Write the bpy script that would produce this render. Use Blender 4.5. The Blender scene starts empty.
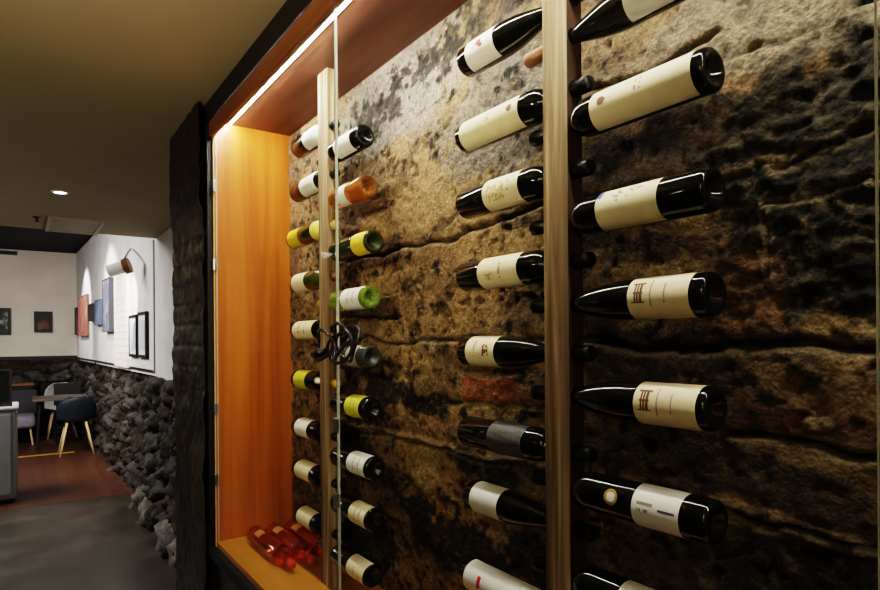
import bpy, bmesh, math, random
import numpy as np
from mathutils import Vector, Matrix

random.seed(7)
C = bpy.context.scene.collection

# ------------------------------------------------------------------ survey
# camera model recovered from the vanishing points of the photograph; used to
# survey positions on the real planes of the room
F, TH, RO, CX, CY, H = 600.0, math.radians(35.0), math.radians(0.42), 440.0, 339.0, 1.55
fx, fy, rx, ry = -math.cos(TH), math.sin(TH), math.sin(TH), math.cos(TH)

def ray(u, v):
    x, y = u - CX, v - CY
    a = (x*math.cos(RO) - y*math.sin(RO)) / F
    b = (x*math.sin(RO) + y*math.cos(RO)) / F
    return (fx + a*rx, fy + a*ry, -b)
def onY(u, v, Y):
    r = ray(u, v); k = Y / r[1]; return Vector((r[0]*k, Y, H + r[2]*k))
def onX(u, v, X):
    r = ray(u, v); k = X / r[0]; return Vector((X, r[1]*k, H + r[2]*k))
def onZ(u, v, Z):
    r = ray(u, v); k = (Z - H) / r[2]; return Vector((r[0]*k, r[1]*k, Z))

YF, YP, YB = 0.595, 0.775, 0.89        # front of niche, bottle axes, stone back
XL, XR = -2.305, 0.95                   # niche inner ends
ZB, ZT = 0.803, 2.365                   # niche inner floor / ceiling
ZC, ZH = 2.45, 3.06                     # low ceiling, high far ceiling
XFAR = -12.0
WA, WB = (-5.85, 0.985), (XFAR, 0.80)   # far stretch of the right-hand wall
def wallY(x):
    if x > WA[0]: return WA[1]
    return WA[1] + (x - WA[0]) / (WB[0] - WA[0]) * (WB[1] - WA[1])
def onWall(u, v, off=0.0):
    r = ray(u, v)
    dx, dy = WB[0]-WA[0], WB[1]-WA[1]
    k = ((WA[1]-off)*dx - WA[0]*dy) / (r[1]*dx - r[0]*dy)
    return Vector((r[0]*k, r[1]*k, H + r[2]*k))

# ------------------------------------------------------------------ helpers
def tag(o, label=None, cat=None, group=None, kind=None):
    if label: o['label'] = label
    if cat: o['category'] = cat
    if group: o['group'] = group
    if kind: o['kind'] = kind
    return o
def empty(name, loc, label, cat, group=None):
    o = bpy.data.objects.new(name, None); C.objects.link(o)
    o.location = loc; o.empty_display_size = 0.05
    return tag(o, label, cat, group)
def link(name, me, mats, parent=None, smooth=False):
    if not isinstance(mats, (list, tuple)): mats = [mats]
    for m in mats: me.materials.append(m)
    if smooth:
        me.polygons.foreach_set('use_smooth', [True]*len(me.polygons))
    o = bpy.data.objects.new(name, me); C.objects.link(o)
    if parent: o.parent = parent
    return o
def bm_obj(name, bm, mats, parent=None, smooth=False, bevel=0, autosmooth=False):
    bmesh.ops.recalc_face_normals(bm, faces=bm.faces)
    me = bpy.data.meshes.new(name); bm.to_mesh(me); bm.free()
    o = link(name, me, mats, parent, smooth)
    if bevel:
        b = o.modifiers.new('bevel', 'BEVEL'); b.width = bevel; b.segments = 2; b.limit_method = 'ANGLE'
    return o
def add_box(bm, lo, hi, M=None):
    vs = [bm.verts.new(Vector((x, y, z))) for x in (lo[0], hi[0]) for y in (lo[1], hi[1]) for z in (lo[2], hi[2])]
    if M:
        for v in vs: v.co = M @ v.co
    q = lambda *i: bm.faces.new([vs[k] for k in i])
    q(0,1,3,2); q(4,6,7,5); q(0,4,5,1); q(2,3,7,6); q(0,2,6,4); q(1,5,7,3)
    return vs
def box(name, lo, hi, mat, parent=None, bevel=0, M=None):
    bm = bmesh.new(); add_box(bm, lo, hi, M)
    return bm_obj(name, bm, mat, parent, bevel=bevel)
def add_tube(bm, pts, rad, seg=10, closed=False):
    pts = [Vector(p) for p in pts]; n = len(pts)
    rads = rad if isinstance(rad, (list, tuple)) else [rad]*n
    rings = []; ref = None
    for i, p in enumerate(pts):
        if closed: t = pts[(i+1) % n] - pts[i-1]
        else: t = pts[min(i+1, n-1)] - pts[max(i-1, 0)]
        t.normalize()
        if ref is None:
            ref = Vector((0, 0, 1)) if abs(t.z) < 0.9 else Vector((1, 0, 0))
        ref = (ref - t*ref.dot(t)).normalized(); w = t.cross(ref)
        rings.append([bm.verts.new(p + (ref*math.cos(2*math.pi*k/seg) + w*math.sin(2*math.pi*k/seg))*rads[i]) for k in range(seg)])
    for i in range(n if closed else n-1):
        a, b = rings[i], rings[(i+1) % n]
        for k in range(seg): bm.faces.new((a[k], a[(k+1) % seg], b[(k+1) % seg], b[k]))
    if not closed: bm.faces.new(rings[0]); bm.faces.new(rings[-1])
def add_lathe(bm, prof, axis='Z', seg=32, s=1, mat=0):
    """prof: (t, r) along the axis; r == 0 closes with a point"""
    def P(t, r, k):
        a = 2*math.pi*k/seg
        if axis == 'Z': return Vector((r*math.cos(a), r*math.sin(a), t))
        return Vector((s*t, -r*math.cos(a), r*math.sin(a)))
    rings = []
    for t, r in prof:
        if r <= 1e-7: rings.append([bm.verts.new(P(t, 0, 0))])
        else: rings.append([bm.verts.new(P(t, r, k)) for k in range(seg)])
    for a, b in zip(rings[:-1], rings[1:]):
        for k in range(seg):
            k2 = (k+1) % seg
            if len(a) == 1 and len(b) == 1: continue
            if len(a) == 1: f = bm.faces.new((a[0], b[k2], b[k]))
            elif len(b) == 1: f = bm.faces.new((a[k], a[k2], b[0]))
            else: f = bm.faces.new((a[k], a[k2], b[k2], b[k]))
            f.material_index = mat; f.smooth = True

# ------------------------------------------------------------------ materials
def srgb(r, g, b):
    f = lambda c: (c/255/12.92) if c/255 <= 0.04045 else ((c/255+0.055)/1.055)**2.4
    return (f(r), f(g), f(b), 1)
def mat(name, col=(0.5, 0.5, 0.5, 1), rough=0.5, metal=0, **kw):
    m = bpy.data.materials.new(name); m.use_nodes = True
    b = m.node_tree.nodes['Principled BSDF']
    b.inputs['Base Color'].default_value = col
    b.inputs['Roughness'].default_value = rough
    b.inputs['Metallic'].default_value = metal
    for k, v in kw.items(): b.inputs[k.replace('_', ' ')].default_value = v
    return m
def NT(m): return m.node_tree.nodes, m.node_tree.links, m.node_tree.nodes['Principled BSDF']
def add_noise(m, cols, scale=(1, 1, 1), nscale=5, detail=6, stops=(0.3, 0.7), bump=0.0, dist=0.01, rough=None, distort=0.0):
    """colour ramp over stretched noise in object space, plus bump"""
    n, l, b = NT(m)
    tc = n.new('ShaderNodeTexCoord'); mp = n.new('ShaderNodeMapping'); mp.inputs['Scale'].default_value = scale
    nz = n.new('ShaderNodeTexNoise'); nz.inputs['Scale'].default_value = nscale; nz.inputs['Detail'].default_value = detail
    nz.inputs['Distortion'].default_value = distort
    cr = n.new('ShaderNodeValToRGB'); e = cr.color_ramp.elements
    e[0].position, e[1].position = stops[0], stops[-1]; e[0].color, e[1].color = cols[0], cols[-1]
    for c, s in zip(cols[1:-1], stops[1:-1]): x = e.new(s); x.color = c
    l.new(tc.outputs['Object'], mp.inputs['Vector']); l.new(mp.outputs['Vector'], nz.inputs['Vector'])
    l.new(nz.outputs['Fac'], cr.inputs['Fac']); l.new(cr.outputs['Color'], b.inputs['Base Color'])
    if bump:
        bp = n.new('ShaderNodeBump'); bp.inputs['Strength'].default_value = bump; bp.inputs['Distance'].default_value = dist
        l.new(nz.outputs['Fac'], bp.inputs['Height']); l.new(bp.outputs['Normal'], b.inputs['Normal'])
    if rough:
        mr = n.new('ShaderNodeMapRange'); mr.inputs['To Min'].default_value, mr.inputs['To Max'].default_value = rough
        l.new(nz.outputs['Fac'], mr.inputs['Value']); l.new(mr.outputs['Result'], b.inputs['Roughness'])
    return m
def emit(name, col, strength):
    m = mat(name, col); b = m.node_tree.nodes['Principled BSDF']
    b.inputs['Emission Color'].default_value = col; b.inputs['Emission Strength'].default_value = strength
    return m
def attr_mat(name, rough=0.85, bump=0.5, nscale=60, dist=0.004, spec=0.3, mottle=0.5):
    """stone whose large-scale colour sits in a mesh attribute, fine mottling and bump in nodes"""
    m = mat(name, rough=rough); n, l, b = NT(m); b.inputs['Specular IOR Level'].default_value = spec
    at = n.new('ShaderNodeAttribute'); at.attribute_name = 'Col'
    tc = n.new('ShaderNodeTexCoord')
    n1 = n.new('ShaderNodeTexNoise'); n1.inputs['Scale'].default_value = nscale; n1.inputs['Detail'].default_value = 9; n1.inputs['Roughness'].default_value = 0.7
    n2 = n.new('ShaderNodeTexVoronoi'); n2.inputs['Scale'].default_value = nscale*1.7
    l.new(tc.outputs['Object'], n1.inputs['Vector']); l.new(tc.outputs['Object'], n2.inputs['Vector'])
    mr = n.new('ShaderNodeMapRange'); mr.inputs['From Min'].default_value = 0.3; mr.inputs['From Max'].default_value = 0.7
    mr.inputs['To Min'].default_value = 1-mottle; mr.inputs['To Max'].default_value = 1+mottle
    l.new(n1.outputs['Fac'], mr.inputs['Value'])
    mx = n.new('ShaderNodeMix'); mx.data_type = 'RGBA'; mx.blend_type = 'MULTIPLY'; mx.inputs[0].default_value = 1
    l.new(at.outputs['Color'], mx.inputs[6]); l.new(mr.outputs['Result'], mx.inputs[7]); l.new(mx.outputs[2], b.inputs['Base Color'])
    ad = n.new('ShaderNodeMath'); ad.operation = 'MULTIPLY_ADD'; ad.inputs[1].default_value = 0.35
    l.new(n2.outputs['Distance'], ad.inputs[0]); l.new(n1.outputs['Fac'], ad.inputs[2])
    bp = n.new('ShaderNodeBump'); bp.inputs['Strength'].default_value = bump; bp.inputs['Distance'].default_value = dist
    l.new(ad.outputs[0], bp.inputs['Height']); l.new(bp.outputs['Normal'], b.inputs['Normal'])
    return m
def glass_pane_mat(name):
    m = bpy.data.materials.new(name); m.use_nodes = True
    n, l = m.node_tree.nodes, m.node_tree.links; n.remove(n['Principled BSDF'])
    tr = n.new('ShaderNodeBsdfTransparent'); tr.inputs['Color'].default_value = (0.97, 0.985, 0.975, 1)
    gl = n.new('ShaderNodeBsdfGlossy'); gl.inputs['Roughness'].default_value = 0.02
    lw = n.new('ShaderNodeLayerWeight'); lw.inputs['Blend'].default_value = 0.5
    pw_ = n.new('ShaderNodeMath'); pw_.operation = 'POWER'; pw_.inputs[1].default_value = 5; l.new(lw.outputs['Facing'], pw_.inputs[0])
    fr = n.new('ShaderNodeMath'); fr.operation = 'MULTIPLY_ADD'; fr.inputs[1].default_value = 0.05; fr.inputs[2].default_value = 0.006; l.new(pw_.outputs[0], fr.inputs[0])
    mx = n.new('ShaderNodeMixShader')
    l.new(fr.outputs[0], mx.inputs[0]); l.new(tr.outputs[0], mx.inputs[1]); l.new(gl.outputs[0], mx.inputs[2])
    l.new(mx.outputs[0], n['Material Output'].inputs['Surface'])
    return m

M_ply = add_noise(mat('varnished_plywood', rough=0.38), [srgb(142,72,18), srgb(176,98,30), srgb(192,116,44)], (14, 14, 0.7), 1.2, 5, (0.3, 0.5, 0.72), 0.05, 0.002, distort=0.6)
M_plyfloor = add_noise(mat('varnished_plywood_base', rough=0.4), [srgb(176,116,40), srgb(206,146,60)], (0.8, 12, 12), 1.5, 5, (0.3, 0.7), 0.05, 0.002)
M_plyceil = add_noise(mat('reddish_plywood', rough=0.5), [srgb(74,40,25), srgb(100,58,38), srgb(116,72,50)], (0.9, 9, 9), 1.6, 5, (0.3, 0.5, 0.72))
M_lip = add_noise(mat('front_rail_wood', rough=0.45), [srgb(84,50,26), srgb(120,76,42)], (0.8, 9, 9), 1.6, 5)
M_edge = mat('pale_plywood_edge', srgb(226, 186, 120), 0.6)
M_post = add_noise(mat('weathered_post_timber', rough=0.75), [srgb(70,52,34), srgb(134,110,78), srgb(196,176,140)], (30, 30, 1.3), 1.4, 7, (0.28, 0.5, 0.72), 0.5, 0.004, distort=0.8)
M_postside = add_noise(mat('dark_post_side', rough=.8), [srgb(46,30,20), srgb(78,52,34)], (20,20,1.5), 2, 5)  # darker brown for the side faces of the nearer post
M_hole = mat('dark_bored_wood', srgb(70, 42, 22), 0.8)
M_black = mat('black_painted_trim', srgb(14, 12, 11), 0.55)
M_steel = mat('brushed_clip_metal', srgb(170, 170, 165), 0.3, 1.0)
M_led = emit('led_diffuser_glow', (1.0, 0.95, 0.86, 1), 340.0)
M_alu = mat('led_aluminium', srgb(70, 66, 62), 0.5, 0.5)
M_pane = glass_pane_mat('clear_door_glass')
M_paneedge = mat('polished_glass_edge', srgb(206, 214, 202), 0.15, 0, Transmission_Weight=0.35)
M_stone = attr_mat('old_stone_wall', 0.8, 0.9, 95, 0.006, 0.3, 0.6)
M_rock = attr_mat('rubble_stone', 0.8, 0.6, 25, 0.01, 0.3, 0.4)
M_pillar = attr_mat('dark_brick_pier', 0.42, 0.6, 40, 0.006, 0.4, 0.6)
M_ceil = add_noise(mat('painted_ceiling', rough=0.9), [srgb(150,138,112), srgb(160,148,122)], (1, 1, 1), 1.5, 3)
M_blackceil = mat('black_high_ceiling', srgb(16, 16, 18), 0.9)
M_plaster = add_noise(mat('white_plaster', rough=0.9), [srgb(196,196,198), srgb(220,219,218)], (1, 1, 1), 3, 4)
M_farplaster = add_noise(mat('cream_plaster', rough=0.9), [srgb(206,200,188), srgb(218,212,200)], (1, 1, 1), 2, 3)
M_concrete = add_noise(mat('polished_concrete', rough=0.35), [srgb(50,46,41), srgb(62,57,50), srgb(76,70,62)], (1, 1, 1), 3.5, 7, (0.3, 0.52, 0.75), 0.02, 0.005, rough=(0.26, 0.46))
def plank_mat(name, c1, c2, mortar, w, h, rough=0.4):
    m = mat(name, rough=rough); n, l, b = NT(m)
    tc = n.new('ShaderNodeTexCoord'); br = n.new('ShaderNodeTexBrick')
    br.inputs['Color1'].default_value, br.inputs['Color2'].default_value, br.inputs['Mortar'].default_value = c1, c2, mortar
    br.inputs['Scale'].default_value = 1; br.inputs['Brick Width'].default_value = w; br.inputs['Row Height'].default_value = h; br.inputs['Mortar Size'].default_value = 0.004
    l.new(tc.outputs['Object'], br.inputs['Vector']); l.new(br.outputs['Color'], b.inputs['Base Color'])
    return m
M_planks = plank_mat('red_brown_boards', srgb(74,46,33), srgb(82,52,38), srgb(54,33,24), 1.4, 0.11, 0.42)
M_planks2 = plank_mat('brown_boards', srgb(66,44,30), srgb(74,50,34), srgb(40,28,20), 1.4, 0.11, 0.45)
M_yellow = mat('yellow_step_nosing', srgb(170, 130, 40), 0.6)
M_white = mat('white_enamel', srgb(232, 230, 226), 0.4)
M_bronze = mat('bronze_lamp_rim', srgb(120, 84, 50), 0.5, 0.4)
M_vent = mat('vent_painted_metal', srgb(150, 142, 124), 0.6)

# bottles
def bottle_glass(name, col, rough=0.05, trans=0.0, coat=0.0):
    m = mat(name, col, rough, 0, Transmission_Weight=trans, Coat_Weight=coat, Coat_Roughness=0.05)
    m.node_tree.nodes['Principled BSDF'].inputs['IOR'].default_value = 1.5 if trans else 1.47
    return m
G = {
    'black': bottle_glass('near_black_glass', (0.006, 0.006, 0.005, 1)),
    'deep': bottle_glass('matt_black_glass', (0.006, 0.006, 0.005, 1), 0.12),
    'olive': bottle_glass('dark_olive_glass', (0.045, 0.05, 0.008, 1)),
    'dgreen': bottle_glass('dark_green_glass', (0.022, 0.028, 0.006, 1)),
    'green': bottle_glass('bright_green_glass', (0.42, 0.62, 0.10, 1), 0.05, 0.75, 0.3),
    'smoke': bottle_glass('smoky_glass', (0.05, 0.05, 0.045, 1), 0.06, 0.2),
    'orange': bottle_glass('amber_pink_glass', (0.95, 0.42, 0.12, 1), 0.05, 0.9, 0.0),
    'red': bottle_glass('red_rose_glass', (0.95, 0.16, 0.05, 1), 0.05, 1.0, 0.0),
}
G['deep'].node_tree.nodes['Principled BSDF'].inputs['IOR'].default_value = 1.2
CAPM = {
    'black': mat('black_foil', srgb(20, 22, 22), 0.32, 0.3),
    'green': mat('dark_green_foil', srgb(22, 32, 30), 0.35, 0.3),
    'bronze': mat('bronze_foil', srgb(132, 92, 66), 0.4, 0.3),
    'yellow': mat('yellow_foil', srgb(206, 160, 40), 0.4, 0.2),
    'cream': mat('cream_foil', srgb(206, 190, 120), 0.45, 0.1),
    'red': mat('bright_red_stopper', srgb(196, 56, 26), 0.3),
    'white': mat('white_foil', srgb(220, 214, 204), 0.4, 0.1),
}
def paper(name, c):
    r, g, b = c
    return add_noise(mat(name, rough=0.6), [srgb(r-10, g-11, b-12), srgb(r, g, b)], (1, 1, 1), 40, 4)
PAP = {
    'cream': paper('cream_paper', (238, 224, 188)), 'white': paper('white_paper', (236, 234, 228)),
    'warm': paper('warm_white_paper', (230, 214, 178)), 'yellow': paper('yellow_paper', (220, 196, 50)),
    'lime': paper('lime_paper', (206, 206, 66)), 'silver': paper('silver_etched', (104, 106, 108)),
    'grey': paper('grey_paper', (150, 146, 138)), 'tan': paper('tan_paper', (196, 138, 70)), 'neckyellow': paper('neck_yellow_paper', (214, 200, 96)),
}
INK = {k: mat('ink_'+k, c, 0.6) for k, c in {
    'bronze': srgb(112, 76, 46), 'grey': srgb(150, 140, 120), 'dark': srgb(60, 48, 40), 'red': srgb(190, 50, 44),
    'purple': srgb(96, 60, 110), 'tan': srgb(196, 168, 120), 'gold': srgb(170, 134, 60), 'blue': srgb(40, 60, 120), 'black': srgb(22, 22, 22)}.items()}

# ------------------------------------------------------------------ noise in numpy
def vnoise(x, y, seed=0):
    rs = np.random.RandomState(seed); T = rs.rand(256, 256)
    xi = np.floor(x).astype(int); yi = np.floor(y).astype(int); fx_ = x-xi; fy_ = y-yi
    sx = fx_*fx_*(3-2*fx_); sy = fy_*fy_*(3-2*fy_)
    g = lambda i, j: T[i % 256, j % 256]
    return (g(xi, yi)*(1-sx)+g(xi+1, yi)*sx)*(1-sy) + (g(xi, yi+1)*(1-sx)+g(xi+1, yi+1)*sx)*sy
def fbm(x, y, oct=5, seed=0, gain=0.5):
    s = 0; a = 1; t = 0
    for o in range(oct):
        s = s + a*vnoise(x*2**o+17*o, y*2**o+31*o, seed+o); t += a; a *= gain
    return s/t
def sstep(a, b, x):
    t = np.clip((x-a)/(b-a), 0, 1); return t*t*(3-2*t)
def segdist(x, z, a, b):
    ax, az = a; bx, bz = b; dx, dz = bx-ax, bz-az
    t = np.clip(((x-ax)*dx+(z-az)*dz)/(dx*dx+dz*dz+1e-12), 0, 1)
    return np.hypot(x-ax-t*dx, z-az-t*dz)
def mix(c, d, m):
    return c*(1-m[..., None]) + np.array(d)[None, None, :]*m[..., None]
def grid_mesh(name, P, col, matl, extra=None, parent=None, smooth=True):
    """P: (n, m, 3) vertices, col: (n, m, 3) linear colours; one mesh"""
    n, m = P.shape[:2]
    idx = np.arange(n*m).reshape(n, m)
    f = np.stack([idx[:-1, :-1], idx[1:, :-1], idx[1:, 1:], idx[:-1, 1:]], -1).reshape(-1, 4)
    V = P.reshape(-1, 3); CO = col.reshape(-1, 3); faces = f.tolist(); V = V.tolist(); CO = CO.tolist()
    if extra:
        for lo, hi, c in extra:
            k = len(V)
            V += [[x, y, z] for x in (lo[0], hi[0]) for y in (lo[1], hi[1]) for z in (lo[2], hi[2])]
            CO += [list(c)]*8
            faces += [[k+a for a in q] for q in ((0,1,3,2), (4,6,7,5), (0,4,5,1), (2,3,7,6), (0,2,6,4), (1,5,7,3))]
    me = bpy.data.meshes.new(name); me.from_pydata(V, [], faces)
    ca = me.color_attributes.new('Col', 'FLOAT_COLOR', 'POINT')
    ca.data.foreach_set('color', np.concatenate([np.array(CO), np.ones((len(CO), 1))], 1).ravel())
    o = link(name, me, matl, parent)
    ng = len(f); sm = [smooth]*ng + [False]*(len(me.polygons)-ng); me.polygons.foreach_set('use_smooth', sm)
    return o

# ------------------------------------------------------------------ setting: stone back of the niche
def build_stone_back():
    xs = np.concatenate([np.arange(XL-0.01, -0.10, 0.0048), np.arange(-0.10, XR+.005, .012)]); zs = np.arange(ZB-0.01, ZT+0.012, 0.0048)
    X, Z = np.meshgrid(xs, zs, indexing='ij')
    w1 = fbm(X*9, Z*9, 4, 3)-0.5; w2 = fbm(X*9, Z*9, 4, 11)-0.5
    xw, zw = X+w1*0.05, Z+w2*0.045
    px = lambda u, v: (onY(u, v, YB).x, onY(u, v, YB).z)
    big = fbm(X*2.3, Z*3.2, 4, 21); mid = fbm(X*8, Z*10, 5, 31); fine = fbm(X*30, Z*36, 4, 41, 0.6); vf = fbm(X*75, Z*85, 2, 47)
    streak = fbm((X+0.25*Z)*14, (Z-0.22*X)*55, 4, 51, 0.65)
    h = (big-0.5)*0.022 + (mid-0.5)*0.016 + (fine-0.5)*0.010
    pits = sstep(0.60, 0.72, fbm(X*40, Z*44, 3, 61)); h -= pits*0.006
    tan, brown, dbrown = np.array([0.46, 0.295, 0.125]), (0.20, 0.115, 0.048), (0.06, 0.037, 0.018)
    col = np.zeros(X.shape+(3,)) + tan
    col = mix(col, (0.50, 0.30, 0.12), sstep(0.5, 0.75, big))
    col = mix(col, brown, sstep(0.44, 0.64, mid)*0.75)
    col = mix(col, dbrown, sstep(0.55, 0.70, fine)*0.45)
    col = mix(col, dbrown, pits*0.7)
    def blob(u, v, su, sv, tilt=0.0):
        """soft patch centred on a surveyed point of the wall, sizes in metres"""
        cx, cz = px(u, v); dx, dz = X-cx, Z-cz
        c, s = math.cos(tilt), math.sin(tilt); a, b = dx*c+dz*s, -dx*s+dz*c
        return np.exp(-((a/su)**2 + (b/sv)**2))
    def patch(u, v, su, sv, c, amt=1.0, tilt=0.0, rag=0.5, n=None):
        nonlocal col
        n_ = mid if n is None else n
        m = sstep(0.42, 0.60, blob(u, v, su, sv, tilt) + (n_-0.5)*rag*2.2 + (fine-0.5)*rag*0.9)
        col = mix(col, c, m*amt); return m
    black = (0.016, 0.014, 0.011)
    # pale grey lime bloom and stains in the upper left
    patch(400, 90, .42, .17, (0.44, 0.385, 0.33), .85, rag=.35)
    patch(500, 110, .22, .20, (0.36, 0.30, 0.25), .7, rag=.4)
    patch(470, 165, .16, .06, (0.30, 0.26, 0.24), .6, rag=.5)
    patch(372, 118, .20, .07, black, .85, rag=.75, n=fine)
    patch(428, 62, .22, .05, black, .85, rag=.8, n=fine)
    patch(350, 160, .10, .05, black, .7, rag=.7)
    patch(480, 20, .22, .05, black, .7, rag=.8, n=fine)
    patch(425, 200, .17, .09, (0.50, 0.32, 0.14), .8, rag=.2)
    patch(360, 215, .18, .08, (0.48, 0.30, 0.13), .7, rag=.25)
    # paler beige band on the upper right, dark mossy slab below it
    patch(720, 22, .20, .09, (0.50, 0.385, 0.24), .95, rag=.3)
    patch(800, 25, .16, .07, (0.50, 0.385, 0.24), .95, rag=.3)
    patch(640, 85, .14, .07, (0.36, 0.25, 0.14), .7, rag=.4)
    patch(650, 160, .12, .035, (0.17, 0.14, 0.12), .7, rag=.5)
    m1 = patch(820, 135, .21, .17, (0.026, 0.024, 0.015), .95, rag=.4)
    m2 = patch(830, 240, .18, .16, (0.022, 0.019, 0.012), .93, rag=.4)
    m3 = patch(630, 150, .12, .03, (0.08, 0.065, 0.05), .7, rag=.6)
    patch(700, 120, .12, .05, (0.06, 0.048, 0.03), .8, rag=.5)
    rid = np.maximum(m1, m2)
    h += rid*((streak-0.5)*0.016 + (fbm(X*26, Z*40, 4, 57, .65)-.5)*.03)
    col = mix(col, (0.13, 0.105, 0.06), rid*sstep(.50, .62, fine*.5+vf*.5)*.75)
    col = mix(col, (0.22, 0.18, 0.09), rid*sstep(.60, .70, streak*.5+vf*.5)*.7)
    patch(745, 300, .08, .07, (0.30, 0.15, 0.05), .7, rag=.6)
    patch(850, 290, .10, .05, black, .9, rag=.5)
    # darker courses behind the near bottles
    for (u, v, a, b) in ((620, 340, .22, .022), (780, 345, .22, .025), (640, 360, .2, .05), (700, 470, .25, .06), (630, 560, .2, .08), (640, 250, .14, .035), (600, 240, .08, .03)):
        patch(u, v, a, b, (0.10, 0.060, 0.033), .8, rag=.45)
    patch(790, 424, .15, .025, (0.16, 0.055, 0.026), .8, rag=.35)
    m = patch(815, 425, .028, .014, (0.55, 0.38, 0.20), .9, rag=.25); h += m*0.008
    # lower left: damp black growth with bare tan patches
    for (u, v, a, b) in ((385, 390, .17, .07), (430, 400, .12, .05), (360, 450, .2, .09), (375, 540, .3, .10), (460, 545, .22, .09), (480, 470, .14, .05), (500, 440, .10, .02), (540, 560, .16, .08), (420, 510, .1, .05)):
        patch(u, v, a*.95, b*.95, black, .92, rag=.55)
    patch(425, 465, .10, .075, (0.52, 0.36, 0.14), .95, rag=.35)
    patch(350, 365, .10, .05, (0.46, 0.31, 0.13), .6, rag=.6)
    patch(430, 375, .09, .05, (0.46, 0.31, 0.13), .7, rag=.5)
    patch(395, 345, .10, .03, (0.40, 0.26, 0.11), .6, rag=.4)
    patch(520, 520, .07, .035, (0.25, 0.15, 0.06), .7, rag=.5)
    patch(790, 575, .22, .055, black, .85, rag=.4)
    m = patch(800, 530, .20, .012, (0.22, 0.15, 0.08), .7, rag=.25, tilt=-.1); h += m*.008
    # mortar joints
    d_all = np.full(X.shape, 9.0)
    def seam(pts, w=.006, deep=.022, dark=.9, ridge=False):
        nonlocal h, col, d_all
        d = np.full(X.shape, 9.0)
        q = [px(*p) for p in pts]
        for a, b in zip(q[:-1], q[1:]): d = np.minimum(d, segdist(xw-.0, zw, a, b))
        w = w*.72; m = np.exp(-(d/w)**2)
        if ridge:
            h = h + m*.014; col = mix(col, (0.42, 0.29, 0.14), m*.8)
        else:
            h = h - m*deep; col = mix(col, (0.014, 0.009, 0.005), m*dark)
            e = np.exp(-((d-w*2.0)/(w*.9))**2); col = mix(col, (0.60, 0.44, 0.25), e*.38)
    seam([(337, 263), (392, 254), (448, 237), (486, 224), (541, 208)], .007)
    seam([(541, 208), (620, 190), (700, 168)], .004, .008, .5)
    seam([(452, 150), (452, 237)], .003, .012, .75); seam([(452, 150), (500, 140)], .003, .006, .3)
    seam([(399, 285), (399, 340)], .004, .010, .7)
    seam([(339, 319), (396, 318)], .004, .012, .8); seam([(380, 293), (399, 292)], .004, .012, .7)
    seam([(339, 340), (401, 341), (458, 341), (583, 341)], .006, .020, .9)
    seam([(583, 341), (700, 344), (880, 342)], .009, .022, .95)
    seam([(447, 400), (500, 406), (543, 411)], .004, .014, .8)
    seam([(340, 420), (415, 437), (457, 448), (512, 456), (542, 467)], .006, ridge=True)
    seam([(350, 428), (415, 443), (457, 454), (512, 463)], .005, .014, .8)
    seam([(725, 436), (800, 444), (880, 456)], .006, .020, .95)
    seam([(768, 215), (768, 292)], .003, .008, .6)
    seam([(780, 165), (830, 140), (880, 122)], .005, .006, .7); seam([(770, 200), (830, 188), (880, 172)], .005, .008, .8)
    seam([(722, 175), (760, 160), (790, 152)], .004, ridge=True)
    seam([(725, 60), (780, 50), (850, 14), (880, 0)], .004, .005, .5)
    seam([(730, 515), (800, 528), (880, 550)], .006, .016, .8)
    seam([(575, 90), (650, 70), (720, 30)], .006, .012, .7)
    # exposed red brick with pale mortar round it
    q = [px(*p) for p in ((462, 374), (516, 379), (513, 403), (462, 400))]
    bx0, bx1 = q[0][0], q[1][0]; bz1, bz0 = q[0][1], q[3][1]
    inb = sstep(0, .006, xw-bx0)*sstep(0, .006, bx1-xw)*sstep(0, .006, zw-bz0)*sstep(0, .006, bz1-zw)
    ring = sstep(-.018, -.008, xw-bx0)*sstep(-.018, -.008, bx1-xw)*sstep(-.012, -.006, zw-bz0)*sstep(-.012, -.006, bz1-zw)
    col = mix(col, (0.46, 0.33, 0.18), ring*.85); h = h - ring*.006
    col = mix(col, (0.48, 0.115, 0.045), inb*.97*(0.75+0.25*sstep(.3, .6, mid))); h = h + inb*.008
    q = [px(*p) for p in ((519, 388), (543, 392), (543, 407), (519, 404))]
    inb = sstep(0, .006, xw-q[0][0])*sstep(0, .006, q[1][0]-xw)*sstep(0, .006, zw-q[3][1])*sstep(0, .006, q[0][1]-zw)
    col = mix(col, (0.28, 0.09, 0.04), inb*.8); h = h + inb*.005
    # a black socket left in the stone at the upper right
    q = [px(*p) for p in ((845, 0), (845, 12), (900, -12), (845, -60))]
    inb = sstep(0, .004, X-q[0][0])*sstep(0, .01, q[2][0]+.02-X)*sstep(0, .006, Z-q[1][1])
    h = h - inb*.04; col = mix(col, (0.006, 0.006, 0.007), inb)
    # soot low down
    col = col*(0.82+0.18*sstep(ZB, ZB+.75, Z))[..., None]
    spk = sstep(.58, .68, vf*.65+fine*.35)*(1-.8*np.clip(blob(420, 200, .2, .1)+blob(440, 300, .22, .06)*.6, 0, 1)); col = mix(col, black, spk*.25)
    pale_flecks = sstep(.60, .72, fbm(X*62+9, Z*70, 3, 53)); col = mix(col, (.55, .40, .22), pale_flecks*.22)  # random pale flecks in the stone
    col = mix(col*.80, (.05, .045, .04), np.zeros(X.shape)+.06)
    # overall tone: greyer towards the top, browner and darker behind the near bottles
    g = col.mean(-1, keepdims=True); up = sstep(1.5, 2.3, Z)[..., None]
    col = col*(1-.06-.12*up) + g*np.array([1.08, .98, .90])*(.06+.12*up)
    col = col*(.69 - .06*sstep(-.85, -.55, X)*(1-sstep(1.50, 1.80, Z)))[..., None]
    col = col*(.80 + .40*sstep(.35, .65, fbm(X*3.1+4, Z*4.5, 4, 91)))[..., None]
    h = h*sstep(-.004, .04, ZT-Z)
    col = np.clip(col, 0.003, 1)
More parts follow.
